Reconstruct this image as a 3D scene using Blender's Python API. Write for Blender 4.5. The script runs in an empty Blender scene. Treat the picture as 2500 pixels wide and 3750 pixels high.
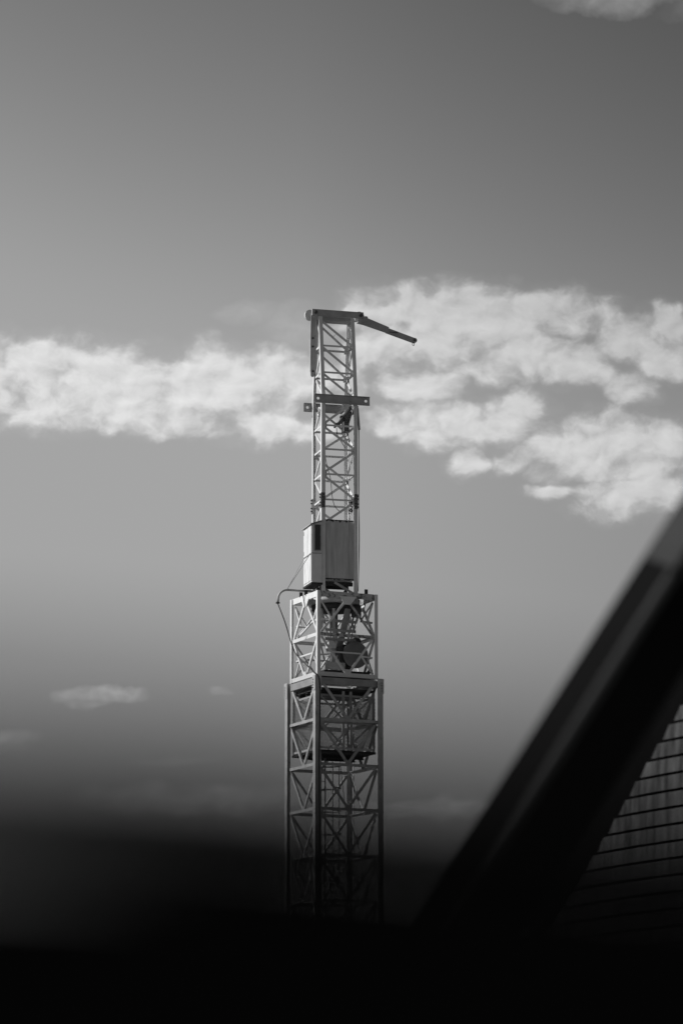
import bpy, math, random
from mathutils import Vector, Matrix
random.seed(7)
R = math.radians
scene = bpy.context.scene
col = scene.collection

# ------------------------------------------------------------------ camera
cam_d = bpy.data.cameras.new('camera')
cam = bpy.data.objects.new('camera', cam_d); col.objects.link(cam)
cam.location = (0, 0, 1.6)
cam.rotation_euler = (R(90 + 11.27), 0, 0)
cam_d.sensor_fit = 'VERTICAL'; cam_d.sensor_height = 36; cam_d.sensor_width = 24
cam_d.lens = 107.2
cam_d.clip_start = 0.05; cam_d.clip_end = 20000
cam_d.dof.use_dof = True; cam_d.dof.focus_distance = 91.0; cam_d.dof.aperture_fstop = 2.8
scene.camera = cam

# ------------------------------------------------------------------ sun, exposure
SUN_EL = R(38); SUN_AZ = R(-84)              # azimuth clockwise from +Y (the view direction)
sdir = Vector((math.sin(SUN_AZ) * math.cos(SUN_EL), math.cos(SUN_AZ) * math.cos(SUN_EL), math.sin(SUN_EL)))
sun_d = bpy.data.lights.new('sun', 'SUN'); sun_d.energy = 5.0; sun_d.angle = R(0.5)
sun = bpy.data.objects.new('sun', sun_d); col.objects.link(sun)
sun.rotation_euler = sdir.to_track_quat('Z', 'Y').to_euler()
scene.view_settings.view_transform = 'Standard'; scene.view_settings.look = 'None'
scene.view_settings.exposure = 0.0; scene.view_settings.gamma = 1.0
scene.cycles.use_denoising = True
scene.cycles.max_bounces = 6

# ------------------------------------------------------------------ world: monochrome sky with cumulus
# clouds: azimuth, elevation, half width, half height (degrees), weight
CLOUDS = [(-6.07, 13.82, 1.15, 0.56, 1), (-5.07, 13.79, 1.15, 0.54, 1), (-4.07, 13.62, 1.23, 0.64, 1.1), (-3.89, 13.13, 0.98, 0.37, 0.9), (-2.98, 13.67, 1.06, 0.51, 1.1), (-2.22, 13.8, 0.9, 0.41, 0.9), (-1.55, 13.73, 0.9, 0.47, 1), (-0.79, 13.77, 0.65, 0.45, 1), (-1.21, 12.83, 1.02, 0.27, 0.95), (-1.88, 13.48, 1.31, 0.41, 0.9), (-5.48, 13.26, 1.39, 0.41, 0.9), (-3.14, 12.98, 0.74, 0.25, 0.7), (-2.56, 14.21, 0.49, 0.25, 0.6), (0.73, 14.95, 0.82, 0.47, 1), (1.49, 14.97, 0.9, 0.49, 1.1), (2.25, 15.03, 0.9, 0.49, 1.1), (3.09, 14.81, 0.98, 0.54, 1.1), (4.1, 15.0, 0.94, 0.39, 1), (5.15, 15.02, 0.31, 0.25, 0.7), (0.98, 14.42, 0.9, 0.43, 1), (1.91, 14.42, 0.98, 0.41, 1), (3.5, 14.2, 0.98, 0.39, 1), (4.51, 13.98, 0.7, 0.37, 1), (5.85, 14.47, 0.78, 0.37, 1), (6.4, 14.7, 0.57, 0.29, 1), (6.26, 14.06, 0.57, 0.34, 0.9), (5.54, 13.56, 0.39, 0.33, 0.8), (1.52, 13.64, 0.78, 0.33, 1), (0.26, 13.73, 0.37, 0.37, 0.9), (2.66, 13.92, 0.57, 0.25, 0.7), (1.31, 13.02, 0.74, 0.28, 1.1), (1.64, 12.7, 0.53, 0.26, 1), (2.32, 12.94, 0.57, 0.31, 1), (3.03, 12.9, 0.7, 0.37, 1), (3.57, 13.27, 0.45, 0.31, 0.9), (4.23, 12.55, 0.78, 0.39, 1), (5.15, 12.66, 0.9, 0.39, 1.1), (6.02, 12.56, 0.7, 0.34, 1), (4.73, 12.14, 0.9, 0.31, 1), (5.76, 12.08, 0.78, 0.29, 1), (5.3, 11.52, 0.74, 0.34, 0.9), (6.04, 11.66, 0.7, 0.45, 1), (4.14, 11.6, 0.45, 0.15, 0.8), (2.48, 12.22, 0.37, 0.21, 0.8), (3.19, 12.22, 0.33, 0.18, 0.7), (5.04, 11.21, 0.49, 0.16, 0.6)]
WISPS = [(-4.6, 7.84, 0.78, 0.14, 1.15), (-2.34, 7.88, 0.22, 0.07, 0.45), (-6.26, 6.99, 0.61, 0.16, 0.6), (-6.17, 6.77, 0.49, 0.1, 0.22), (-2.9, 5.89, 1.9, 0.24, 0.7), (1.85, 5.69, 1.39, 0.2, 0.8), (-3.11, 6.57, 0.74, 0.08, 0.25), (2.18, 5.93, 0.41, 0.1, 0.15), (5.6, 21.1, 1.7, 0.5, 1.3), (6.9, 20.5, 0.6, 0.2, 0.25), (-1.77, 15.02, 0.6, 0.22, 0.28), (-0.8, 14.75, 0.7, 0.45, 0.3), (3.35, 15.61, 0.15, 0.13, 0.14)]      # thin clouds: the last number is how dense they are
world = bpy.data.worlds.new('World'); scene.world = world; world.use_nodes = True
wt = world.node_tree; wt.nodes.clear()
def wn(t, **k):
    n = wt.nodes.new(t)
    for a, b in k.items(): setattr(n, a, b)
    return n
def put(sock, v):
    if isinstance(v, bpy.types.NodeSocket): wt.links.new(v, sock)
    else: sock.default_value = v
def wm(op, a, b=None, c=None, clamp=False):
    n = wn('ShaderNodeMath', operation=op, use_clamp=clamp)
    put(n.inputs[0], a)
    if b is not None: put(n.inputs[1], b)
    if c is not None: put(n.inputs[2], c)
    return n.outputs[0]
def wv(op, a, b=None):
    n = wn('ShaderNodeVectorMath', operation=op); put(n.inputs[0], a)
    if b is not None: put(n.inputs[1], b)
    return n.outputs['Value'] if op in ('DOT_PRODUCT', 'LENGTH') else n.outputs[0]
def wstep(x, lo, hi):
    n = wn('ShaderNodeMapRange', interpolation_type='SMOOTHSTEP')
    put(n.inputs[0], x); n.inputs[1].default_value = lo; n.inputs[2].default_value = hi
    return n.outputs[0]
def wnoise(vec, scale, detail, rough):
    n = wn('ShaderNodeTexNoise', noise_dimensions='2D'); put(n.inputs['Vector'], vec)
    n.inputs['Scale'].default_value = scale; n.inputs['Detail'].default_value = detail; n.inputs['Roughness'].default_value = rough
    return n
sky = wn('ShaderNodeTexSky', sky_type='NISHITA', sun_disc=False, sun_elevation=SUN_EL, sun_rotation=SUN_AZ)
sky.air_density = 1.0; sky.dust_density = 1.2; sky.ozone_density = 1.0
dirv = wn('ShaderNodeTexCoord').outputs['Generated']
sx = wn('ShaderNodeSeparateXYZ'); put(sx.inputs[0], dirv)
az = wm('MULTIPLY', wm('ARCTAN2', sx.outputs[0], sx.outputs[1]), 57.29578)
el = wm('MULTIPLY', wm('ARCSINE', sx.outputs[2]), 57.29578)
sc_ = wn('ShaderNodeSeparateColor'); put(sc_.inputs[0], sky.outputs[0])
# black-and-white film behind a red filter: mostly the red channel of the sky
mono = wm('ADD', wm('MULTIPLY', sc_.outputs[0], 0.85), wm('MULTIPLY', sc_.outputs[1], 0.15))
# contrasty print: the filter deepens the upper sky
mono = wm('SMOOTH_MIN', wm('MULTIPLY', wm('POWER', mono, 3.6), 0.184), 3.62, 1.4)
# haze scatters more light on the sun's side of the sky
side = wm('POWER', 2.0, wm('MULTIPLY', wv('DOT_PRODUCT', dirv, (-1.0, 0.0, 0.0)), 3.3))
mono = wm('MULTIPLY', mono, wm('MAXIMUM', wm('MINIMUM', side, 1.03), 0.55))
cmb = wn('ShaderNodeCombineXYZ'); put(cmb.inputs[0], az); put(cmb.inputs[1], el); cmb.inputs[2].default_value = 0
stretch = wv('MULTIPLY', cmb.outputs[0], (1.0, 1.35, 1.0))
warp = wnoise(stretch, 0.8, 4, 0.55)
wofs = wv('MULTIPLY', wv('SUBTRACT', warp.outputs['Color'], (0.5, 0.5, 0.5)), (0.9, 0.6, 0))
pos = wv('ADD', cmb.outputs[0], wofs)
body = None
for ca, ce, ra, re, w in CLOUDS:
    q = wv('MULTIPLY', wv('SUBTRACT', pos, (ca, ce, 0)), (1 / (ra * 1.15), 1 / (re * 1.2), 0))
    b = wm('MULTIPLY_ADD', wv('DOT_PRODUCT', q, q), -w, w)
    body = b if body is None else wm('SMOOTH_MAX', body, b, 0.25)
wisp = None
for ca, ce, ra, re, w in WISPS:
    q = wv('MULTIPLY', wv('SUBTRACT', pos, (ca, ce, 0)), (1 / (ra * 1.3), 1 / (re * 1.3), 0))
    b = wm('MULTIPLY', wm('SUBTRACT', 1.0, wv('DOT_PRODUCT', q, q), clamp=True), w, clamp=True)
    wisp = b if wisp is None else wm('MAXIMUM', wisp, b)
# the same kind of cloud goes on all round the sky
far = wm('SUBTRACT', wm('MULTIPLY', wnoise(stretch, 0.16, 3, 0.5).outputs['Fac'], 7.0), 4.3)
far = wm('MINIMUM', far, 1.0)
away = wstep(wm('ABSOLUTE', az), 8.0, 14.0)
far = wm('ADD', far, wm('MULTIPLY', wm('SUBTRACT', away, 1.0), 20.0))
body = wm('MAXIMUM', wm('MAXIMUM', body, far), -2.0)
def billow(v):
    """puffy turbulence: rounded cells of several sizes and fine fibres"""
    def cell(scale):
        c = wn('ShaderNodeTexVoronoi', feature='SMOOTH_F1', voronoi_dimensions='2D'); put(c.inputs['Vector'], v)
        c.inputs['Scale'].default_value = scale; c.inputs['Smoothness'].default_value = 0.6
        return c.outputs['Distance']
    f = wnoise(v, 1.3, 9, 0.56).outputs['Fac']
    a = wm('MULTIPLY_ADD', cell(1.15), -0.8, 0.42)
    b = wm('MULTIPLY_ADD', cell(2.9), -0.30, 0.15)
    return wm('ADD', wm('ADD', a, b), wm('MULTIPLY', wm('SUBTRACT', f, 0.5), 2.2))
vw = wv('ADD', stretch, wv('MULTIPLY', wofs, (0.8, 0.8, 0)))
t0 = billow(vw)
t1 = billow(wv('ADD', vw, (-0.10, 0.16, 0)))          # a little nearer the sun
dens = wm('ADD', wm('MULTIPLY', body, 1.35), wm('MULTIPLY', t0, 1.15))
opac = wstep(dens, -0.55, 1.25)
veil = wm('MULTIPLY', wstep(wm('MULTIPLY_ADD', t0, 0.5, body), -1.0, 0.7), 0.22)
opac = wm('MAXIMUM', wm('MAXIMUM', opac, veil), wm('MULTIPLY', wisp, wm('MULTIPLY_ADD', t0, 0.35, 0.95), clamp=True))
relief = wm('MULTIPLY', wm('SUBTRACT', t0, t1), 0.2)
bright = wm('ADD', wm('ADD', wm('MULTIPLY', wstep(dens, 0.0, 1.6), 0.22), 0.80), relief)
cloud = wm('MULTIPLY', wm('MULTIPLY_ADD', mono, 1.4, 1.75), bright)
lum = wm('ADD', wm('MULTIPLY', mono, wm('SUBTRACT', 1.0, opac)), wm('MULTIPLY', cloud, opac))
bg = wn('ShaderNodeBackground'); put(bg.inputs[0], lum); bg.inputs[1].default_value = 0.10
put(wn('ShaderNodeOutputWorld').inputs[0], bg.outputs[0])
world.cycles.sampling_method = 'MANUAL'; world.cycles.sample_map_resolution = 512

# ------------------------------------------------------------------ materials (a black-and-white picture: greys only)
def mat_paint(name, base, rough=0.5, wear=0.0, wear_col=0.06, scale=3.0, streak=False, spec=0.4, spread=0.12, metal=0.0, thr=0.58):
    m = bpy.data.materials.new(name); m.use_nodes = True
    t = m.node_tree; b = t.nodes['Principled BSDF']
    b.inputs['Roughness'].default_value = rough
    b.inputs['Specular IOR Level'].default_value = spec
    b.inputs['Metallic'].default_value = metal
    tc = t.nodes.new('ShaderNodeTexCoord'); mp = t.nodes.new('ShaderNodeMapping')
    t.links.new(tc.outputs['Object'], mp.inputs[0])
    if streak: mp.inputs['Scale'].default_value = (6, 6, 0.7)
    a = t.nodes.new('ShaderNodeTexNoise'); a.inputs['Scale'].default_value = scale; a.inputs['Detail'].default_value = 6; a.inputs['Roughness'].default_value = 0.6
    t.links.new(mp.outputs[0], a.inputs['Vector'])
    r = t.nodes.new('ShaderNodeValToRGB')
    lo, hi = base * (1 - spread * 2), base * (1 + spread)
    r.color_ramp.elements[0].position = 0.3; r.color_ramp.elements[0].color = (lo, lo, lo, 1)
    r.color_ramp.elements[1].position = 0.7; r.color_ramp.elements[1].color = (hi, hi, hi, 1)
    t.links.new(a.outputs['Fac'], r.inputs[0])
    out = r.outputs[0]
    if wear > 0:
        c = t.nodes.new('ShaderNodeTexNoise'); c.inputs['Scale'].default_value = scale * 2.3; c.inputs['Detail'].default_value = 8; c.inputs['Roughness'].default_value = 0.7
        t.links.new(tc.outputs['Object'], c.inputs['Vector'])
        mr = t.nodes.new('ShaderNodeMapRange'); mr.inputs[1].default_value = thr; mr.inputs[2].default_value = thr + 0.08; mr.inputs[4].default_value = wear
        t.links.new(c.outputs['Fac'], mr.inputs[0])
        mx = t.nodes.new('ShaderNodeMix'); mx.data_type = 'RGBA'
        t.links.new(mr.outputs[0], mx.inputs[0]); t.links.new(out, mx.inputs[6]); mx.inputs[7].default_value = (wear_col, wear_col, wear_col, 1)
        out = mx.outputs[2]
    t.links.new(out, b.inputs['Base Color'])
    return m
WHITE = mat_paint('white_paint', 0.66, 0.45, 0.5, 0.12, thr=0.66, spread=0.06)
CAGE = mat_paint('flaking_white_paint', 0.74, 0.5, 0.7, 0.12, thr=0.64, spread=0.06)
STEEL = mat_paint('grey_steel_paint', 0.38, 0.5, 0.6, 0.10, thr=0.62)
MAST = mat_paint('mast_grey_paint', 0.58, 0.5, 0.7, 0.08, thr=0.60)
PANEL = mat_paint('streaked_panel_paint', 0.52, 0.55, 0.4, 0.16, scale=1.2, streak=True, spread=0.15, thr=0.66)
RUST = mat_paint('rust', 0.06, 0.85, 0.8, 0.02, scale=8, spec=0.1, thr=0.5)
DRUM = mat_paint('drum_grey_paint', 0.2, 0.6, 0.4, 0.08)
WORN = mat_paint('rust_eaten_paint', 0.5, 0.6, 0.9, 0.07, scale=4, thr=0.50)
SPLICE = mat_paint('rusty_splice', 0.17, 0.7, 0.9, 0.05, scale=9, spec=0.2, thr=0.5)
DARK = mat_paint('dark_machinery', 0.07, 0.5, 0.5, 0.03)
RUBBER = mat_paint('cable_rubber', 0.02, 0.6)
GLASS = mat_paint('dark_glass', 0.015, 0.08, spec=0.5)
BLACK = mat_paint('black_paint', 0.007, 0.9, spec=0.03)
MATT = mat_paint('matt_black_paint', 0.006, 0.8, spec=0.05)
EDGE_GLINT = mat_paint('painted_edge_highlight', 0.075, 0.7, spec=0.1)  # lighter grey that paints a highlight along the prop's front edge
LIT_AND_POST = mat_paint('sunlit_and_post_grey', 0.045, 0.85, spec=0.05)  # colours the prop's upper part as if sunlit; the post shares it
SLAT = mat_paint('slat_grey', 0.10, 0.8, scale=2.8, spread=0.42, spec=0.1, streak=True)
_t = SLAT.node_tree; _b = _t.nodes['Principled BSDF']; _l = _b.inputs['Base Color'].links[0].from_socket
_oi = _t.nodes.new('ShaderNodeObjectInfo'); _mr = _t.nodes.new('ShaderNodeMapRange'); _mr.inputs[3].default_value = 0.85; _mr.inputs[4].default_value = 1.15
_t.links.new(_oi.outputs['Random'], _mr.inputs[0])
_vm = _t.nodes.new('ShaderNodeVectorMath'); _vm.operation = 'SCALE'
_t.links.new(_l, _vm.inputs[0]); _t.links.new(_mr.outputs[0], _vm.inputs['Scale']); _t.links.new(_vm.outputs[0], _b.inputs['Base Color'])
WALLD = mat_paint('dark_render', 0.004, 0.9, spec=0.02)
GROUND = mat_paint('asphalt', 0.09, 0.9, scale=0.4)

# ------------------------------------------------------------------ mesh helpers
def mesh_obj(name, verts, faces, mat, parent=None, smooth=False):
    me = bpy.data.meshes.new(name); me.from_pydata([tuple(v) for v in verts], [], faces); me.update()
    me.materials.append(mat)
    o = bpy.data.objects.new(name, me); col.objects.link(o)
    if parent: o.parent = parent
    if smooth:
        for p in me.polygons: p.use_smooth = len(p.vertices) == 4
    return o
PROF = {
    'box': lambda w, d, t: [(-w/2, -d/2), (w/2, -d/2), (w/2, d/2), (-w/2, d/2)],
    'angle': lambda w, d, t: [(-w/2, d/2), (-w/2, -d/2), (-w/2 + t, -d/2), (-w/2 + t, d/2 - t), (w/2, d/2 - t), (w/2, d/2)],
    'channel': lambda w, d, t: [(-w/2, d/2), (-w/2, -d/2), (-w/2 + t, -d/2), (-w/2 + t, d/2 - t), (w/2 - t, d/2 - t), (w/2 - t, -d/2), (w/2, -d/2), (w/2, d/2)],
    'round': lambda w, d, t: [(w/2 * math.cos(k * math.tau / 12), d/2 * math.sin(k * math.tau / 12)) for k in range(12)],
    'bevel': lambda w, d, t: [(-w/2 + t, -d/2), (w/2 - t, -d/2), (w/2, -d/2 + t), (w/2, d/2 - t), (w/2 - t, d/2), (-w/2 + t, d/2), (-w/2, d/2 - t), (-w/2, -d/2 + t)],
}
def bar(name, p0, p1, w, d, nrm, mat, parent, prof='box', t=0.012):
    p0, p1, n = Vector(p0), Vector(p1), Vector(nrm)
    a = (p1 - p0).normalized(); n = (n - a * n.dot(a)).normalized(); s = a.cross(n)
    pr = PROF[prof](w, d, t); k = len(pr)
    vs = [p0 + s * x + n * y for x, y in pr] + [p1 + s * x + n * y for x, y in pr]
    fs = [[i, (i + 1) % k, k + (i + 1) % k, k + i] for i in range(k)] + [list(range(k))[::-1], list(range(k, 2 * k))]
    return mesh_obj(name, vs, fs, mat, parent, smooth=(prof == 'round'))
def tube(name, pts, r, mat, parent, seg=6):
    pts = [Vector(p) for p in pts]; vs = []; fs = []
    for i, p in enumerate(pts):
        a = (pts[min(i + 1, len(pts) - 1)] - pts[max(i - 1, 0)]).normalized()
        ref = Vector((0, 1, 0.01)) if abs(a.y) < 0.8 else Vector((1, 0, 0))
        n = (ref - a * ref.dot(a)).normalized(); s = a.cross(n)
        vs += [p + (s * math.cos(k * math.tau / seg) + n * math.sin(k * math.tau / seg)) * r for k in range(seg)]
    for i in range(len(pts) - 1):
        for k in range(seg):
            fs.append([i * seg + k, i * seg + (k + 1) % seg, (i + 1) * seg + (k + 1) % seg, (i + 1) * seg + k])
    fs += [list(range(seg))[::-1], [len(vs) - seg + k for k in range(seg)]]
    return mesh_obj(name, vs, fs, mat, parent, True)
def spline(pts, n=8):
    P = [Vector(p) for p in pts]; P = [P[0] * 2 - P[1]] + P + [P[-1] * 2 - P[-2]]; out = []
    for i in range(1, len(P) - 2):
        for k in range(n):
            t = k / n; a, b, c, d = P[i - 1:i + 3]
            out.append(0.5 * ((2 * b) + (c - a) * t + (2 * a - 5 * b + 4 * c - d) * t * t + (3 * b - a - 3 * c + d) * t ** 3))
    return out + [P[-2]]
def plate(name, F, pts, v0, v1, mat, parent):
    k = len(pts)
    vs = [F(u, v0, z) for u, z in pts] + [F(u, v1, z) for u, z in pts]
    fs = [list(range(k)), list(range(k, 2 * k))[::-1]] + [[i, i + k, (i + 1) % k + k, (i + 1) % k] for i in range(k)]
    return mesh_obj(name, vs, fs, mat, parent)
def boxm(name, F, u0, u1, v0, v1, z0, z1, mat, parent):
    vs = [F(u, v, z) for z in (z0, z1) for u, v in ((u0, v0), (u1, v0), (u1, v1), (u0, v1))]
    return mesh_obj(name, vs, [[0, 3, 2, 1], [4, 5, 6, 7], [0, 1, 5, 4], [1, 2, 6, 5], [2, 3, 7, 6], [3, 0, 4, 7]], mat, parent)
def disc(name, F, cu, cv, cz, r, half, mat, parent, axis='v', seg=28):
    a, b = {'v': ((0, -half, 0), (0, half, 0)), 'u': ((-half, 0, 0), (half, 0, 0)), 'z': ((0, 0, -half), (0, 0, half))}[axis]
    vs = []
    for e in (a, b):
        for k in range(seg):
            c, s = r * math.cos(k * math.tau / seg), r * math.sin(k * math.tau / seg)
            o = {'v': (c, 0, s), 'u': (0, c, s), 'z': (c, s, 0)}[axis]
            vs.append(F(cu + e[0] + o[0], cv + e[1] + o[1], cz + e[2] + o[2]))
    fs = [[k, (k + 1) % seg, seg + (k + 1) % seg, seg + k] for k in range(seg)] + [list(range(seg))[::-1], list(range(seg, 2 * seg))]
    return mesh_obj(name, vs, fs, mat, parent, True)
def corner_angle(name, F, u, v, du, dv, leg, t, z0, z1, mat, parent, F1=None):
    """an angle section standing in a corner: heel outside at (u,v), legs running inwards along du and dv"""
    F1 = F1 or F
    pr = [(0, 0), (leg, 0), (leg, t), (t, t), (t, leg), (0, leg)]
    vs = [F(u + du * x, v + dv * y, z0) for x, y in pr] + [F1(u + du * x, v + dv * y, z1) for x, y in pr]
    fs = [[i, (i + 1) % 6, 6 + (i + 1) % 6, 6 + i] for i in range(6)] + [list(range(6))[::-1], list(range(6, 12))]
    return mesh_obj(name, vs, fs, mat, parent)
def thing(name, label, cat, loc=(0, 0, 0), rz=0.0):
    o = bpy.data.objects.new(name, None); col.objects.link(o)
    o.location = loc; o.rotation_euler = (0, 0, rz); o['label'] = label; o['category'] = cat
    return o

# ------------------------------------------------------------------ ground
g = mesh_obj('ground', [(-3000, -3000, 0), (3000, -3000, 0), (3000, 3000, 0), (-3000, 3000, 0)], [[0, 1, 2, 3]], GROUND)
g['kind'] = 'structure'

# ------------------------------------------------------------------ the tower crane
crane = thing('tower_crane', 'pale lattice tower crane with folded stub arm at its head and a side cabinet', 'crane', (-0.227, 89.124, 0), R(24.94))
def jig(): return random.uniform(-0.004, 0.004)
# mast frame: u to the right face, v to the left face, 0..2 m between chord centres, origin at the front corner
def FM(u, v, z): return Vector((u - 1, v - 1, z))
# slewing tower frame: turned 9.5 degrees on the mast axis, 0..1 m
_c, _s = math.cos(R(-9.54)), math.sin(R(-9.54))
def FT(u, v, z):
    x, y = u - 0.5 + 0.025, v - 0.5
    return Vector((x * _c - y * _s, x * _s + y * _c, z))
def faces_of(F, a, b):
    """four faces: functions (t in 0..1, z, inset) -> point, and outward normal; a..b the span of the chord centres"""
    o = F(0, 0, 0)
    nu, nv = F(1, 0, 0) - o, F(0, 1, 0) - o
    L = b - a
    return [(lambda t, z, i=0.0: F(a + t * L, a + i, z), -nv),      # front-right face: front chord -> right chord
            (lambda t, z, i=0.0: F(a + i, b - t * L, z), -nu),      # left face: left chord -> front chord
            (lambda t, z, i=0.0: F(b - t * L, b - i, z), nv),       # back-left face: back chord -> left chord
            (lambda t, z, i=0.0: F(b - i, a + t * L, z), nu)]       # back-right face: right chord -> back chord

# --- lower mast -----------------------------------------------------
mlev = [14.245, 12.995, 11.693, 10.406, 9.07, 7.77, 6.47, 5.17, 3.87, 2.57, 1.27, 0.05]
for u, v in ((0, 0), (2, 0), (2, 2), (0, 2)):
    du, dv = (1 if u == 0 else -1), (1 if v == 0 else -1)
    n_u = FM(1, 0, 0) - FM(0, 0, 0); n_v = FM(0, 1, 0) - FM(0, 0, 0)
    corner_angle('mast_chord', FM, u - du * 0.0875, v - dv * 0.0875, du, dv, 0.172, 0.02, 0, 14.27, MAST, crane)
    boxm('base_plate', FM, u - 0.25, u + 0.25, v - 0.25, v + 0.25, 0.002, 0.05, MAST, crane)
    # splice collar at the top of each chord
    for zz in (14.02,):
        sp = corner_angle('splice_plate', FM, u - du * 0.105, v - dv * 0.105, du, dv, 0.205, 0.0165, zz - 0.19, zz + 0.235, MAST, crane)
        for zb in (-0.12, -0.04, 0.04, 0.12):
            for hu, hv, ax in ((0.03, -dv * 0.11, 'v'), (-du * 0.11, 0.03, 'u')):
                disc('bolt', FM, u + hu, v + hv, zz + zb, 0.018, 0.014, DARK, sp, ax, 6)
for fi, (P, n) in enumerate(faces_of(FM, 0, 2)):
    for k, z in enumerate(mlev[:-1]):
        zl = mlev[k + 1]
        m = WHITE if (fi == 3 and k in (2, 3, 4)) else MAST
        if k > 0: bar('ring_bar', P(0.03, z, 0.02), P(0.97, z, 0.02), 0.085, 0.08, n, m, crane, 'angle')
        j = jig()
        bar('mast_brace', P(0.06, z - 0.09, 0.034 + j), P(0.485, zl + 0.07, 0.034 + j), 0.085, 0.05, n, MAST, crane, 'angle')
        bar('mast_brace', P(0.94, z - 0.09, 0.05 + j), P(0.515, zl + 0.07, 0.05 + j), 0.085, 0.05, n, WHITE if (fi == 2 and k > 1) else MAST, crane, 'angle')
        c = P(0.5, zl + 0.07, 0.016 + j); tu = (P(1, zl, 0) - P(0, zl, 0)).normalized()
        w = [c + tu * x + Vector((0, 0, zz)) for x, zz in ((-0.10, -0.09), (0.10, -0.09), (0.09, 0.0), (0.05, 0.06), (-0.05, 0.06), (-0.09, 0.0))]
        w2 = [q - n * 0.01 for q in w]
        mesh_obj('gusset', w + w2, [[0, 1, 2, 3, 4, 5], [11, 10, 9, 8, 7, 6]] + [[i, i + 6, (i + 1) % 6 + 6, (i + 1) % 6] for i in range(6)], MAST, crane)
    # deep ring beam at the top
    bar('top_ring_beam', P(0.05, 14.12, 0.03), P(0.95, 14.12, 0.03), 0.20, 0.10, n, STEEL, crane, 'channel', 0.02)
boxm('platform', FM, 0.1, 1.9, 0.1, 1.9, 13.88, 13.94, RUST, crane)
for q in (0.45, 1.0, 1.5): bar('platform_joist', FM(0.12, q, 13.82), FM(1.88, q, 13.82), 0.08, 0.11, (0, 1, 0), DARK, crane, 'channel')
# --- mesh-walled cabin hung inside the mast ----------------------------
boxm('cabin_floor', FM, 0.075, 1.925, 0.075, 1.925, 12.06, 12.12, RUST, crane)
bar('floor_joist', FM(0.16, 0.7, 12.0), FM(1.84, 0.7, 12.0), 0.1, 0.11, (0, 1, 0), RUST, crane, 'channel')
bar('floor_joist', FM(0.16, 1.3, 12.0), FM(1.84, 1.3, 12.0), 0.1, 0.11, (0, 1, 0), RUST, crane, 'channel')
def expanded_metal(P, n, t0, t1, z0, z1):
    L = (P(1, 0) - P(0, 0)).length; W = (t1 - t0) * L; H = z1 - z0; vs = []; fs = []
    sl = 1.9; step = 0.052
    for sg in (1, -1):
        s = -H / sl
        while s < W:
            xa, za, xb, zb = s, 0.0, s + H / sl, H
            if xa < 0: za = -xa * sl; xa = 0
            if xb > W: zb = H - (xb - W) * sl; xb = W
            if xb - xa > 0.01:
                if sg < 0: xa, xb = W - xa, W - xb
                p, q = P(t0 + xa / L, z0 + za, 0.09 + 0.004 * sg), P(t0 + xb / L, z0 + zb, 0.09 + 0.004 * sg)
                a = (q - p).normalized(); sd = a.cross(n); b = len(vs)
                for e in (p, q):
                    for x, y in ((-0.0034, -0.003), (0.0034, -0.003), (0.0034, 0.003), (-0.0034, 0.003)): vs.append(e + sd * x + n * y)
                fs += [[b, b + 1, b + 5, b + 4], [b + 1, b + 2, b + 6, b + 5], [b + 2, b + 3, b + 7, b + 6], [b + 3, b, b + 4, b + 7]]
            s += step
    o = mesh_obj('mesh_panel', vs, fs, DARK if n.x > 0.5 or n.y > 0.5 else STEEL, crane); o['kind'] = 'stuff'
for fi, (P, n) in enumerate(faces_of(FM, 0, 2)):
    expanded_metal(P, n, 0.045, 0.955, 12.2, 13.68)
    for z in (13.72, 12.93, 12.18): bar('cabin_rail', P(0.05, z, 0.12), P(0.95, z, 0.12), 0.06, 0.05, n, WHITE if z < 13.5 else STEEL, crane, 'angle')
    for t in (0.06, 0.94): bar('cabin_post', P(t, 12.13, 0.135), P(t, 13.87, 0.135), 0.06, 0.06, n, STEEL, crane, 'angle')
    j = 0.15
    bar('cabin_brace', P(0.1, 13.68, j), P(0.48, 12.98, j), 0.055, 0.04, n, WHITE, crane, 'angle')
    bar('cabin_brace', P(0.9, 13.68, j), P(0.52, 12.98, j), 0.055, 0.04, n, WHITE, crane, 'angle')
    bar('cabin_brace', P(0.12, 12.88, j), P(0.46, 12.24, j), 0.055, 0.04, n, WHITE, crane, 'angle')
    bar('cabin_brace', P(0.88, 12.88, j), P(0.54, 12.24, j), 0.055, 0.04, n, STEEL, crane, 'angle')
for u in (0.93, 1.17): bar('hanger', FM(u, 0.19, 12.1), FM(u, 0.19, 13.87), 0.075, 0.05, (0, -1, 0), MAST, crane, 'channel', 0.01)
# --- ladder with hoops --------------------------------------------------
for u in (0.46, 0.72): bar('ladder_stile', FM(u, 1.0, 0.3), FM(u, 1.0, 12.0), 0.045, 0.03, (0, -1, 0), STEEL, crane)
z = 0.5
while z < 12.0:
    bar('ladder_rung', FM(0.46, 1.0, z), FM(0.72, 1.0, z), 0.022, 0.022, (0, -1, 0), STEEL, crane, 'round'); z += 0.27
for z in (11.72, 11.06, 10.4, 9.74, 9.08, 8.42):
    tube('safety_hoop', [FM(0.59 + 0.0 + 0.42 * math.sin(a) * 1.0, 1.0 - 0.42 * (1 - math.cos(a)) * 0.9, z) for a in [math.pi * (k / 12 - 0.12) * 1.1 for k in range(13)]], 0.022, STEEL, crane)
for u, v in ((1.0, 0.62), (0.62, 0.25)): bar('hoop_strap', FM(u, v, 8.3), FM(u, v, 11.8), 0.03, 0.01, (0, -1, 0), STEEL, crane)
bar('vertical_pipe', FM(0.23, 0.25, 0.2), FM(0.23, 0.25, 12.05), 0.07, 0.07, (0, -1, 0), MAST, crane, 'round')

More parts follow.
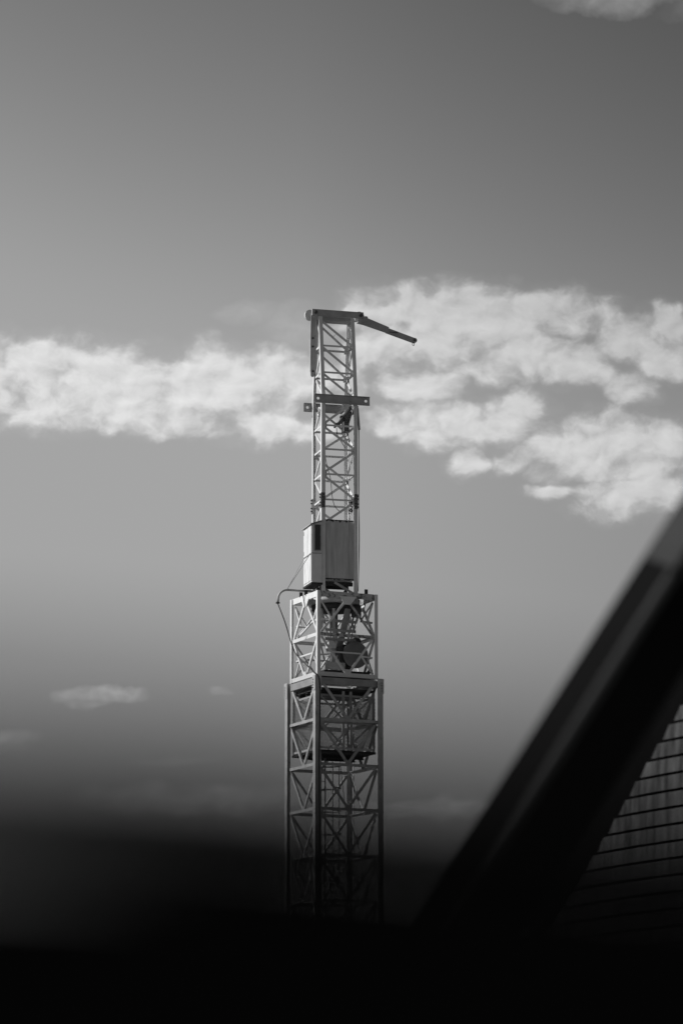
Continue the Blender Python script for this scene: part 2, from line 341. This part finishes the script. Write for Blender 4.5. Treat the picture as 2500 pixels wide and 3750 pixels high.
# --- climbing cage on top of the mast -------------------------------------
ca, cb = 0.075, 1.925
for u, v in ((ca, ca), (cb, ca), (cb, cb), (ca, cb)):
    du, dv = (1 if u < 1 else -1), (1 if v < 1 else -1)
    corner_angle('cage_chord', FM, u - du * 0.052, v - dv * 0.052, du, dv, 0.105, 0.012, 14.26, 16.78, CAGE, crane)
zt, zm, zb = 16.70, 15.50, 14.33
for fi, (P, n) in enumerate(faces_of(FM, ca, cb)):
    # deep top plate with a gusset at mid span
    bar('cage_top_plate', P(0.03, zt, 0.0), P(0.97, zt, 0.0), 0.17, 0.03, n, WORN if fi in (0, 3) else CAGE, crane)
    def gus(pts, ins, name='gusset', m=CAGE):
        vs = [P(0.5 + x / 1.85, z, ins) for x, z in pts] + [P(0.5 + x / 1.85, z, ins + 0.014) for x, z in pts]; k = len(pts)
        mesh_obj(name, vs, [list(range(k)), list(range(k, 2 * k))[::-1]] + [[i, i + k, (i + 1) % k + k, (i + 1) % k] for i in range(k)], m, crane)
    gus([(-0.24, 16.66), (-0.1, 16.42), (0.1, 16.42), (0.3, 16.66)], -0.022)
    gus([(-0.12, 14.3), (0.14, 14.3), (0.1, 14.5), (-0.08, 14.5)], -0.025)
    bar('cage_ring_bar', P(0.03, zm, 0.004), P(0.97, zm, 0.004), 0.10, 0.06, n, WORN if fi == 0 else CAGE, crane, 'angle')
    bar('cage_ring_bar', P(0.03, zb, -0.002), P(0.97, zb, -0.002), 0.12, 0.08, n, CAGE, crane, 'channel', 0.014)
    B = lambda t0, z0, t1, z1, w=0.07, i=0.012: bar('cage_brace', P(t0, z0, i + jig()), P(t1, z1, i + jig()), w, 0.05, n, WORN if fi == 0 and t0 > 0.5 and z0 > 15.5 else CAGE, crane, 'angle')
    B(0.46, 16.5, 0.05, 15.56); B(0.54, 16.5, 0.95, 15.56, 0.07, 0.03)
    B(0.05, 15.44, 0.46, 14.42); B(0.95, 15.44, 0.54, 14.42, 0.07, 0.03)
    B(0.25, 15.0, 0.75, 15.0, 0.045, 0.05)
    B(0.04, 16.55, 0.24, 16.0, 0.05, 0.07); B(0.96, 16.55, 0.76, 16.0, 0.05, 0.07)
    B(0.04, 15.95, 0.25, 15.97, 0.05, 0.09); B(0.96, 15.95, 0.75, 15.97, 0.05, 0.09)
    B(0.04, 14.9, 0.23, 14.93, 0.05, 0.09); B(0.96, 14.9, 0.77, 14.93, 0.05, 0.09)
    B(0.04, 14.42, 0.22, 14.9, 0.045, 0.07); B(0.96, 14.42, 0.78, 14.9, 0.045, 0.07)
    if fi == 1: B(0.76, 16.0, 0.06, 15.6, 0.045, 0.1)
# lifting eyes on the top plates
for u, v in ((1.62, ca), (ca + 0.02, 1.35), (ca, 0.95)):
    vs = boxm('lifting_eye', FM, u - 0.05, u + 0.05, v - 0.012, v + 0.012, 16.77, 16.92, RUST, crane)
# slewing ring, pivot and the legs that spread from it
disc('slewing_ring', FM, 1, 1, 16.60, 0.78, 0.08, STEEL, crane, 'z', 40)
disc('slewing_gear', FM, 1, 1, 16.44, 0.66, 0.07, RUST, crane, 'z', 40)
disc('pivot_post', FM, 1, 1, 15.35, 0.12, 1.02, STEEL, crane, 'z', 16)
for a in range(4):
    an = R(20 + 90 * a); d = Vector((math.cos(an), math.sin(an), 0))
    bar('pivot_leg', d * 0.60 + Vector((0, 0, 16.4)), d * 0.17 + Vector((0, 0, 15.1)), 0.20, 0.05, d, STEEL, crane, 'channel', 0.014)
    an2 = an + R(45); e = Vector((math.cos(an2), math.sin(an2), 0))
    bar('pivot_strut', e * 0.62 + Vector((0, 0, 16.35)), e * 0.2 + Vector((0, 0, 14.6)), 0.09, 0.05, e, STEEL, crane, 'angle')
for z in (16.0, 15.72, 15.45):
    bar('pivot_tie', FM(0.5, 0.55, z), FM(1.5, 0.55, z), 0.08, 0.04, (0, -1, 0), STEEL, crane, 'channel', 0.01)
disc('slewing_motor', FM, 1.52, 0.55, 16.33, 0.15, 0.17, DARK, crane, 'z', 16)
# winch
wd = disc('winch_drum', FM, 1.47, 0.85, 15.02, 0.31, 0.34, DARK, crane, 'v', 32)
disc('drum_flange', FM, 1.47, 0.49, 15.02, 0.40, 0.02, DRUM, wd, 'v', 36)
disc('drum_flange', FM, 1.47, 1.21, 15.02, 0.40, 0.02, DARK, wd, 'v', 36)
boxm('gearbox', FM, 0.98, 1.22, 0.6, 1.0, 14.62, 15.25, DARK, crane)
disc('winch_motor', FM, 1.55, 0.75, 15.43, 0.13, 0.2, DARK, crane, 'v', 18)
boxm('control_box', FM, 0.66, 0.9, 0.62, 0.82, 15.2, 15.42, WHITE, crane)
tray = boxm('winch_tray', FM, 0.45, 1.85, 0.45, 1.45, 14.34, 14.52, RUST, crane)
bar('tray_bracket', FM(1.72, 0.5, 14.3), FM(1.98, 0.5, 14.62), 0.09, 0.09, (0, -1, 0), RUST, crane)
boxm('tray_rail', FM, 0.45, 1.1, 0.43, 0.46, 14.53, 14.75, STEEL, crane)

# --- slewing tower ---------------------------------------------------------
def vin(z):                                       # the head narrows front to back above the cross beams
    return max(0.0, (z - 22.85) / (25.3 - 22.85)) * 0.33
def FTi(u, v, z):
    k = vin(z); return FT(u, k + v * (1 - 2 * k), z)
for u, v in ((0, 0), (1, 0), (1, 1), (0, 1)):
    nn = FT(0, -1, 0) - FT(0, 0, 0)
    du, dv = (1 if u == 0 else -1), (1 if v == 0 else -1)
    corner_angle('tower_chord', FT, u - du * 0.055, v - dv * 0.055, du, dv, 0.12, 0.013, 16.6, 22.85, WHITE, crane)
    F0 = lambda a, b, z, u=u, v=v: FTi(u, v, z) + FT(a, b, 0) - FT(u, v, 0)
    corner_angle('tower_chord', F0, u - du * 0.052, v - dv * 0.052, du, dv, 0.112, 0.012, 22.852, 25.3, WHITE, crane)
    # bolted splice
    zz = 19.62
    su, sv = (-1 if u == 0 else 1), (-1 if v == 0 else 1)
    sp = corner_angle('splice_plate', FT, u - du * 0.068, v - dv * 0.068, du, dv, 0.125, 0.0125, zz - 0.25, zz + 0.2, SPLICE, crane)
    for zb in (-0.18, -0.09, 0.06, 0.15):
        disc('bolt', FT, u + su * 0.085, v - 0.02, zz + zb, 0.022, 0.024, RUST, sp, 'u', 6)
        disc('bolt', FT, u - 0.01, v + sv * 0.085, zz + zb, 0.018, 0.018, RUST, sp, 'v', 6)
tlev = [25.21, 24.373, 23.523, 22.70, 21.883, 21.154, 20.395, 19.626, 18.868, 18.1, 17.35]
def tface(fi):
    o = FT(0, 0, 0); nu, nv = FT(1, 0, 0) - o, FT(0, 1, 0) - o
    return [(lambda t, z, i=0.0: FTi(t, i, z), -nv), (lambda t, z, i=0.0: FTi(i, 1 - t, z), -nu),
            (lambda t, z, i=0.0: FTi(1 - t, 1 - i, z), nv), (lambda t, z, i=0.0: FTi(1 - i, t, z), nu)][fi]
for fi in range(4):
    P, n = tface(fi)
    for k in range(len(tlev) - 1):
        za, zb_ = tlev[k], tlev[k + 1]
        if fi == 0 and za < 19: continue             # behind the sheet panel
        head = k < 3
        if k > 0 and k != 3: bar('tower_ring_bar', P(0.04, za, 0.01), P(0.96, za, 0.01), 0.055, 0.05, n, WHITE, crane, 'angle')
        if head and fi in (0, 2):
            down = fi == 0                          # both long faces fall to the right as seen from the front
        elif fi in (0, 2):
            down = (k % 2 == 0)
        else:
            down = (k % 2 == 1)
        if fi == 2 and not head: down = (k % 2 == 0)
        if fi == 1: down = (k % 2 == 0)
        i = 0.02 + jig()
        a, b = (0.05, 0.95) if down else (0.95, 0.05)
        bar('tower_brace', P(a, za - 0.06, i), P(b, zb_ + 0.06, i), 0.07 if fi in (0, 2) else 0.06, 0.04, n, WHITE, crane, 'angle')
        bar('tower_gusset', P(b, zb_ + 0.12, i + 0.012), P(b, zb_ - 0.08, i + 0.012), 0.16, 0.01, n, WHITE, crane)
    if fi == 0:
        for za, zb_ in ((25.21, 24.373), (24.373, 23.523)):          # spacers between the front and back diagonals
            zc = (za + zb_) / 2
            bar('spacer', FTi(0.5, 0.03, zc), FTi(0.5, 0.97, zc), 0.03, 0.03, n, WHITE, crane)
# sheet panel that closes the lower front of the tower
pn = boxm('sheet_panel', FT, 0.052, 0.948, 0.0, 0.62, 17.22, 19.0, PANEL, crane)
def ragged(name, z0, amp, flip):
    pts_t, pts_b = [], []
    for i in range(41):
        u = 0.05 + 0.9 * i / 40
        pts_t.append((u, z0 + random.uniform(0, 0.008))); pts_b.append((u, z0 - 0.015 - amp * random.random() ** 2 * (1.0 if (i // 5) % 2 == 0 else 0.35)))
    k = len(pts_t); vs = []
    for v in (-0.012, 0.0): vs += [FT(u, v, z) for u, z in pts_t] + [FT(u, v, z) for u, z in pts_b]
    fs = []
    for i in range(k - 1):
        fs += [[i, k + i, k + i + 1, i + 1], [2 * k + i, 2 * k + i + 1, 3 * k + i + 1, 3 * k + i], [i, i + 1, 2 * k + i + 1, 2 * k + i], [k + i, 3 * k + i, 3 * k + i + 1, k + i + 1]]
    mesh_obj(name, vs, fs, RUST, pn)
ragged('rusty_edge', 19.02, 0.07, False); ragged('rusty_edge', 17.26, 0.06, True)
for u in (0.8,): bar('panel_seam', FT(u, -0.004, 17.3), FT(u, -0.004, 18.98), 0.012, 0.008, FT(0, -1, 0) - FT(0, 0, 0), STEEL, pn)
bar('under_frame', FT(0.06, 0.1, 17.12), FT(0.94, 0.1, 17.12), 0.12, 0.06, (0, -1, 0), RUST, crane, 'channel')
bar('under_frame', FT(0.06, 0.6, 17.1), FT(0.94, 0.6, 17.1), 0.12, 0.06, (0, -1, 0), RUST, crane, 'channel')
bar('under_brace', FT(0.36, 0.03, 17.15), FT(0.96, 0.03, 16.82), 0.075, 0.05, (0, -1, 0), STEEL, crane, 'angle')
bar('under_brace', FT(0.1, 0.5, 17.1), FT(0.5, 0.5, 16.8), 0.075, 0.05, (0, -1, 0), STEEL, crane, 'angle')
bar('under_brace', FT(0.92, 0.6, 17.1), FT(0.7, 0.6, 16.75), 0.09, 0.05, (0, -1, 0), DARK, crane, 'angle')
bar('turntable_beam', FT(-0.1, 0.0, 16.73), FT(1.1, 0.0, 16.73), 0.13, 0.1, (0, -1, 0), CAGE, crane, 'channel')
bar('turntable_beam', FT(-0.1, 1.0, 16.73), FT(1.1, 1.0, 16.73), 0.13, 0.1, (0, 1, 0), CAGE, crane, 'channel')

# --- cabinet on the left face of the tower -----------------------------------
def prism_uz(name, pts, v0, v1, m, par): return plate(name, FT, pts, v0, v1, m, par)
cu0, cu1, cv0, cv1 = -0.365, -0.055, -0.10, 0.80
cab = prism_uz('cabinet', [(cu0, 17.10), (cu1, 17.10), (cu1, 18.93), (cu0, 18.83)], cv0, cv1, WHITE, crane)
prism_uz('cabinet_roof', [(cu0 - 0.05, 18.825), (cu1 + 0.01, 18.95), (cu1 + 0.01, 18.975), (cu0 - 0.05, 18.85)], cv0 - 0.06, cv1 + 0.14, STEEL, cab)
w = boxm('cabinet_window', FT, -0.275, -0.10, cv0 - 0.012, cv0 - 0.002, 18.07, 18.82, GLASS, cab)
for u in (-0.285, -0.09): boxm('window_frame', FT, u - 0.012, u + 0.012, cv0 - 0.022, cv0 - 0.002, 18.05, 18.84, STEEL, w)
for z in (18.045, 18.835): boxm('window_frame', FT, -0.273, -0.102, cv0 - 0.022, cv0 - 0.003, z - 0.012, z + 0.012, STEEL, w)
boxm('cabinet_trim', FT, cu0 - 0.008, cu1 - 0.002, cv0 - 0.01, cv0 + 0.001, 17.955, 17.99, STEEL, cab)
d1 = boxm('cabinet_door', FT, cu0 - 0.014, cu0 - 0.001, cv0 + 0.43, cv1 - 0.02, 17.98, 18.79, WHITE, cab)
d2 = boxm('cabinet_door', FT, cu0 - 0.014, cu0 - 0.001, cv0 + 0.02, cv0 + 0.40, 17.98, 18.80, WHITE, cab)
boxm('lower_sheet', FT, cu0 - 0.012, cu0 - 0.001, cv0 + 0.01, cv1 - 0.01, 17.16, 17.95, WHITE, cab)
for z in (18.1, 18.7): boxm('hinge', FT, cu0 - 0.035, cu0 - 0.014, cv1 - 0.05, cv1 - 0.01, z - 0.05, z + 0.05, STEEL, d1)
boxm('cabinet_sill', FT, cu0 - 0.02, cu1 + 0.02, cv0 - 0.02, cv1 + 0.02, 17.04, 17.097, RUST, cab)
for v in (0.0, 0.35): bar('cabinet_bracket', FT(-0.05, v, 17.03), FT(-0.02, v, 16.8), 0.1, 0.06, (0, -1, 0), DARK, crane, 'channel')
# --- cable outrigger ------------------------------------------------------------
pv = 0.55
arc = [FT(-0.15, pv, 16.94), FT(-0.6, pv, 16.945)] + [FT(-0.93 - 0.28 * math.sin(a), pv, 16.95 - 0.28 * (1 - math.cos(a))) for a in [R(90) * k / 8 for k in range(9)]] + [FT(-1.22, pv, 16.56)]
pipe = tube('cable_outrigger', arc, 0.035, STEEL, crane, 10)
disc('outrigger_collar', FT, -1.22, pv, 16.55, 0.06, 0.02, RUST, pipe, 'z', 12)
bar('outrigger_stay', FT(-0.93, pv, 16.98), FT(-0.39, 0.75, 17.95), 0.022, 0.022, (0, -1, 0), STEEL, crane, 'round')
bar('outrigger_stay', FT(-0.93, pv, 16.98), FT(-0.39, -0.08, 17.97), 0.022, 0.022, (0, -1, 0), STEEL, crane, 'round')
bar('stay_tie', FT(-0.392, 0.75, 17.955), FT(-0.392, -0.08, 17.955), 0.022, 0.022, (-1, 0, 0), STEEL, crane, 'round')
# --- cross beams with pin holes -------------------------------------------------------
def cross_beam(v, n_out):
    u0, u1, zc, hh, th = -0.30, 1.41, 22.66, 0.118, 0.014
    vs, fs = [], []
    for cu in (u0 + hh, u1 - hh):
        sq = [(-1, -1), (0, -1), (1, -1), (1, 0), (1, 1), (0, 1), (-1, 1), (-1, 0)]
        b = len(vs)
        for s in (0, 1):
            vs.extend([FT(cu + x * hh, v + s * th, zc + y * hh) for x, y in sq])
            vs.extend([FT(cu + 0.045 * math.cos(a), v + s * th, zc + 0.045 * math.sin(a)) for a in [R(225 + 45 * i) for i in range(8)]])
        for i in range(8):
            j = (i + 1) % 8
            fs.append([b + i, b + j, b + 8 + j, b + 8 + i]); fs.append([b + 16 + i, b + 24 + i, b + 24 + j, b + 16 + j])
            fs.append([b + 8 + i, b + 8 + j, b + 24 + j, b + 24 + i]); fs.append([b + i, b + 16 + i, b + 16 + j, b + j])
    b = len(vs)
    for s in (0, 1): vs.extend([FT(u, v + s * th, zc + y * hh) for u, y in ((u0 + 2 * hh, -1), (u1 - 2 * hh, -1), (u1 - 2 * hh, 1), (u0 + 2 * hh, 1))])
    fs.append([b, b + 1, b + 2, b + 3]); fs.append([b + 7, b + 6, b + 5, b + 4])
    cbm = mesh_obj('cross_beam', vs, fs, STEEL, crane)
    for sgn in (-1, 1):
        z = zc + sgn * hh
        boxm('flange', FT, u0, u1, v - 0.045, v + 0.06, z - 0.009 if sgn < 0 else z + 0.001, z + (-0.001 if sgn < 0 else 0.012), STEEL, cbm)
    return cbm
cross_beam(-0.13, -1); cross_beam(1.12, 1)
sh = [FT(-0.03 + 0.05 * math.cos(a) , 0.35 + 0.28 * math.cos(a), 22.36 + 0.11 * math.sin(a)) for a in [math.tau * k / 16 for k in range(17)]]
tube('shackle', sh, 0.024, WHITE, crane, 8)
# hydraulic ram inside the tower, under the beams
ram = tube('hydraulic_ram', [FT(0.52, 0.35, 21.98), FT(0.82, 0.45, 22.29)], 0.065, DARK, crane, 12)
tube('ram_body', [FT(0.74, 0.42, 22.2), FT(1.0, 0.5, 22.5)], 0.13, DARK, ram, 12)
tube('ram_rod', [FT(0.44, 0.33, 21.9), FT(0.56, 0.36, 22.02)], 0.03, DARK, ram, 8)
boxm('pump', FT, 0.78, 0.94, 0.45, 0.75, 21.85, 22.35, DARK, crane)
bar('rail_lug', FT(1.07, 0.0, 22.45), FT(1.12, 0.0, 21.8), 0.05, 0.06, (0, -1, 0), STEEL, crane)
# --- head ------------------------------------------------------------------------
for v0 in (0.24, 0.68):
    hb = plate('head_beam', FT, [(-0.27, 25.31), (1.33, 25.32), (1.33, 25.50), (-0.27, 25.50)], v0, v0 + 0.08, STEEL, crane)
    for u in (-0.16, 1.24): disc('pin', FT, u, v0 - 0.02, 25.40, 0.05, 0.03, DARK, hb, 'v', 14)
bar('head_tie', FT(0.02, 0.35, 25.25), FT(0.98, 0.35, 25.25), 0.11, 0.06, FT(0, -1, 0) - FT(0, 0, 0), STEEL, crane)
bar('head_tie', FT(0.02, 0.65, 25.25), FT(0.98, 0.65, 25.25), 0.11, 0.06, FT(0, -1, 0) - FT(0, 0, 0), STEEL, crane)
disc('pulley', FT, -0.27, 0.5, 25.36, 0.165, 0.05, WHITE, crane, 'v', 32)
disc('pulley', FT, 1.26, 0.5, 25.42, 0.155, 0.05, WHITE, crane, 'v', 32)
arm = plate('stub_arm', FT, [(1.26, 25.43), (1.40, 25.43), (1.54, 25.37), (2.18, 25.145), (2.17, 24.985), (1.42, 25.19), (1.2, 25.23)], 0.42, 0.58, STEEL, crane)
tip = [(2.12, 25.135), (2.98, 24.875)] + [(3.0 + 0.075 * math.cos(a), 24.80 + 0.075 * math.sin(a)) for a in [R(70 - 30 * k) for k in range(7)]] + [(2.10, 24.985)]
a2 = plate('arm_tip', FT, tip, 0.44, 0.56, STEEL, arm)
plate('arm_lug', FT, [(1.43, 25.39), (1.45, 25.46), (1.53, 25.44), (1.53, 25.36)], 0.48, 0.52, STEEL, arm)
disc('pin', FT, 2.99, 0.43, 24.80, 0.035, 0.02, DARK, arm, 'v', 12)
boxm('arm_stiffener', FT, 2.2, 2.45, 0.425, 0.439, 24.985, 25.005, DARK, arm)
tube('hook_ring', [FT(2.97 + 0.03 * math.sin(a), 0.5, 24.69 + 0.05 * math.cos(a)) for a in [math.tau * k / 12 for k in range(13)]], 0.01, DARK, arm, 6)
lk = plate('hanging_link', FT, [(-0.28, 25.40), (-0.12, 25.40), (-0.135, 24.4), (-0.15, 23.71), (-0.165, 23.48), (-0.19, 23.43), (-0.25, 23.43), (-0.28, 23.48), (-0.295, 23.88), (-0.29, 24.6)], 0.36, 0.40, STEEL, crane)
plate('link_plate', FT, [(-0.29, 24.6), (-0.14, 24.6), (-0.16, 23.6), (-0.285, 23.6)], 0.44, 0.47, WHITE, lk)
for z in (24.62, 24.36, 23.6): disc('pin', FT, -0.215, 0.35, z, 0.03, 0.02, RUST, lk, 'v', 10)
for z in (24.5, 23.75): bar('link_spacer', FT(-0.21, 0.401, z), FT(-0.21, 0.439, z), 0.05, 0.05, (0, 0, 1), STEEL, lk)
# --- cables -----------------------------------------------------------------------
tube('cable', spline([FT(-1.22, pv, 16.53), FT(-1.02, 0.45, 15.95), FM(0.0, 1.62, 15.2), FM(-0.03, 0.85, 14.75), FM(-0.10, 0.03, 14.36), FM(0.03, -0.11, 14.1), FM(0.05, -0.10, 13.2), FM(0.03, -0.10, 11.5), FM(0.05, -0.11, 9.0), FM(0.03, -0.10, 4.0), FM(0.03, -0.11, 0.1)]), 0.017, RUBBER, crane)
tube('cable', [FT(1.09, -0.03, 21.85)] + spline([FT(1.09, -0.05, 21.5), FT(1.085, -0.05, 20.0), FT(1.11, -0.05, 18.5), FT(1.07, -0.05, 16.9)]), 0.009, RUBBER, crane)
tube('cable', spline([FT(1.115, 0.0, 21.8), FT(1.11, 0.0, 19.5), FT(1.08, 0.0, 17.0), FM(1.45, 0.6, 16.3), FM(1.42, 0.5, 15.8), FM(1.62, 0.5, 15.35)]), 0.008, RUBBER, crane)
tube('cable', spline([FT(0.05, 0.05, 21.17), FT(0.2, 0.3, 20.75), FT(0.32, 0.3, 20.3), FT(0.36, 0.3, 19.85), FT(0.45, 0.3, 19.5), FT(0.68, 0.4, 19.32)]), 0.011, RUBBER, crane)
tube('cable', spline([FT(0.5, 0.3, 21.9), FT(0.56, 0.4, 21.7), FT(0.75, 0.5, 21.45), FT(0.86, 0.6, 21.35)]), 0.012, RUBBER, crane)
tube('cable', spline([FM(1.0, 0.6, 12.0), FM(1.12, 0.6, 11.0), FM(1.25, 0.6, 9.9), FM(1.32, 0.6, 8.6)]), 0.009, RUBBER, crane)
coil = [FT(0.88 + 0.04 * math.cos(a * 1.0), 0.05 + 0.05 * math.sin(a), 19.45 + 0.14 * math.sin(a * 0.13)) for a in [k * 0.5 for k in range(90)]]
tube('cable_coil', coil, 0.014, RUBBER, crane, 5)

# ------------------------------------------------------------------ curved slatted wall on the right, 25 m away
CX, CY, RW = 9.723, 27.152, 8.10
wallt = thing('curved_building', 'curved building clad in grey horizontal slats, dark raking edge, behind the black prop', 'building', (CX, CY, 0))
def pol(a, r, z): return Vector((r * math.cos(R(a)), r * math.sin(R(a)), z))
def ztop(a):
    T = [(-196, 3.4), (-180, 4.25), (-164.6, 4.80), (-151.6, 5.82), (-135, 7.2), (-128, 7.4), (-70, 7.4)]
    for (a0, z0), (a1, z1) in zip(T, T[1:]):
        if a <= a1: return z0 + (z1 - z0) * (a - a0) / (a1 - a0)
    return 7.4
vs, fs = [], []
N = 84
for i in range(N + 1):
    a = -196 + 126 * i / N
    for r in (RW - 0.03, RW - 0.33):
        vs += [pol(a, r, 0), pol(a, r, ztop(a))]
for i in range(N):
    b = i * 4; c = b + 4
    fs += [[b, c, c + 1, b + 1], [b + 2, b + 3, c + 3, c + 2], [b + 1, c + 1, c + 3, b + 3]]
fs += [[0, 1, 3, 2], [N * 4, N * 4 + 2, N * 4 + 3, N * 4 + 1]]
mesh_obj('wall', vs, fs, WALLD, wallt)
def slat_start(z):
    T = [(2.5, -181.0), (2.9, -175.7), (3.29, -166.7), (3.67, -161.3), (4.06, -157.0), (4.45, -153.3), (4.84, -150.0), (5.22, -146.9), (7.5, -130)]
    for (z0, a0), (z1, a1) in zip(T, T[1:]):
        if z <= z1: return a0 + (a1 - a0) * (z - z0) / (z1 - z0)
z = 2.55; row = 0
while z < 7.2:
    a0 = slat_start(z + 0.01) + random.uniform(-0.12, 0.12); a1 = -72; cut = 0.6 * (slat_start(min(7.4, z + 0.12)) - slat_start(z + 0.01))
    n = max(6, int((a1 - a0) / 2.5)); vs, fs = [], []
    prf = [(RW, z + 0.004), (RW + 0.028, z), (RW + 0.020, z + 0.109), (RW, z + 0.113)]     # each board leans out at its foot
    for i in range(n + 1):
        a = a0 + (a1 - a0) * i / n
        vs += [pol(a + (cut if i == 0 and k > 1 else 0), r, zz) for k, (r, zz) in enumerate(prf)]
    for i in range(n):
        b = i * 4
        for k in range(4): fs.append([b + k, b + 4 + k, b + 4 + (k + 1) % 4, b + (k + 1) % 4])
    fs += [[0, 1, 2, 3], [n * 4 + 3, n * 4 + 2, n * 4 + 1, n * 4]]
    mesh_obj('slat', vs, fs, SLAT, wallt)
    z += 0.129; row += 1

# ------------------------------------------------------------------ black raking prop, 6.5 m away
ax = Vector((0.546, 0, 0.838)); pr = Vector((0.838, 0, -0.546))
LW, RWD = 0.083, 0.140                      # how far the two faces that meet at the front edge reach sideways
SA = math.hypot(LW, RWD)
edge = Vector((0.229, 6.5, 2.16)) + pr * LW  # a point of the front edge
O = Vector((-0.9, 6.5, 0))
phi = R(48)                                  # turn of the section about its own axis
nl = Vector((0, -1, 0)) * math.cos(phi) - pr * math.sin(phi)      # normal of the left face
nr = Vector((0, -1, 0)) * math.sin(phi) + pr * math.cos(phi)      # normal of the right face
wl, wr = LW / math.cos(phi), RWD / math.sin(phi)                  # widths of the left and right faces
cen = edge - nl * (wr / 2) - nr * (wl / 2)
p_bot = cen - ax * ((cen.z - 0.03) / ax.z); p_mid = cen + ax * 0.78; p_top = cen + ax * 3.2
prop = thing('raking_prop', 'black square steel prop leaning steeply, upper part coloured lighter as if in sun', 'prop', (-0.9, 6.5, 0))
bar('prop_tube', p_bot - O, p_mid - O, wl, wr, nl, BLACK, prop, 'bevel', 0.010)
bar('prop_sunlit_top', p_mid + ax * 0.001 - O, p_top - O, wl + 0.001, wr + 0.001, nl, LIT_AND_POST, prop, 'bevel', 0.010)  # same tube above a shadow line, sunlight put into the lighter grey
e0 = edge - O + (nl + nr) * 0.002
bar('edge_highlight', e0 - ax * ((edge.z - 0.05) / ax.z), e0 + ax * 0.77, 0.028, 0.012, (nl + nr), EDGE_GLINT, prop, 'round')  # strip that paints the catch-light on the front edge
mesh_obj('foot_plate', [Vector((x, y, z)) for z in (0.002, 0.03) for x, y in ((p_bot.x - O.x - 0.2, -0.2), (p_bot.x - O.x + 0.2, -0.2), (p_bot.x - O.x + 0.2, 0.3), (p_bot.x - O.x - 0.2, 0.3))],
         [[0, 3, 2, 1], [4, 5, 6, 7], [0, 1, 5, 4], [1, 2, 6, 5], [2, 3, 7, 6], [3, 0, 4, 7]], BLACK, prop)
q = p_top - O
bar('prop_post', Vector((q.x + 0.12, 0, 0.002)), Vector((q.x + 0.12, 0, q.z + 0.3)), 0.16, 0.16, (0, -1, 0), LIT_AND_POST, prop, 'bevel', 0.012)

# ------------------------------------------------------------------ black barrier just in front of the camera, gaps shaped to fade the light
BD = 0.40
bar_t = thing('black_barrier', 'black foreground mass built as a solid barrier with rail, gaps shaped for a soft fade, nearest thing, heavily blurred', 'barrier', (0, BD, 0))
RR, RM = 0.0036, 0.0034
def zr(x): return 1.6518 - RR - 0.088 * x                        # top rail
def zm(x): return zr(x) - RR - min(0.00048, max(0.00018, 0.00042 + 0.012 * x)) - RM     # added thin rod; the gaps leak light to soften the fade
def zp(x): return zm(x) - RM - max(-0.002, min(0.03, -0.060 * (x + 0.029)))  # top of the panel
bar('top_rail', (-1.3, 0, zr(-1.3)), (1.3, 0, zr(1.3)), 2 * RR, 2 * RR, (0, -1, 0), MATT, bar_t, 'round')
tube('leak_rod', [(x, 0, zm(x)) for x in (-1.3, -0.02, 0.005, 1.3)], RM, MATT, bar_t, 10)
xs = [-1.3 + 0.02 * i for i in range(131)]
vs = []
for y in (0.004, 0.02):
    vs += [(x, y, zp(x)) for x in xs] + [(x, y, 0.05) for x in xs]
k = len(xs); fs = []
for i in range(k - 1):
    fs += [[i, k + i, k + i + 1, i + 1], [2 * k + i, 2 * k + i + 1, 3 * k + i + 1, 3 * k + i], [i, i + 1, 2 * k + i + 1, 2 * k + i], [k + i, 3 * k + i, 3 * k + i + 1, k + i + 1]]
fs += [[0, 2 * k, 3 * k, k], [k - 1, 2 * k - 1, 4 * k - 1, 3 * k - 1]]
mesh_obj('panel', vs, fs, MATT, bar_t)
for x in (-1.3, 1.3): bar('post', (x, 0.012, 0.0), (x, 0.012, zr(x) - 0.004), 0.04, 0.03, (0, -1, 0), MATT, bar_t)
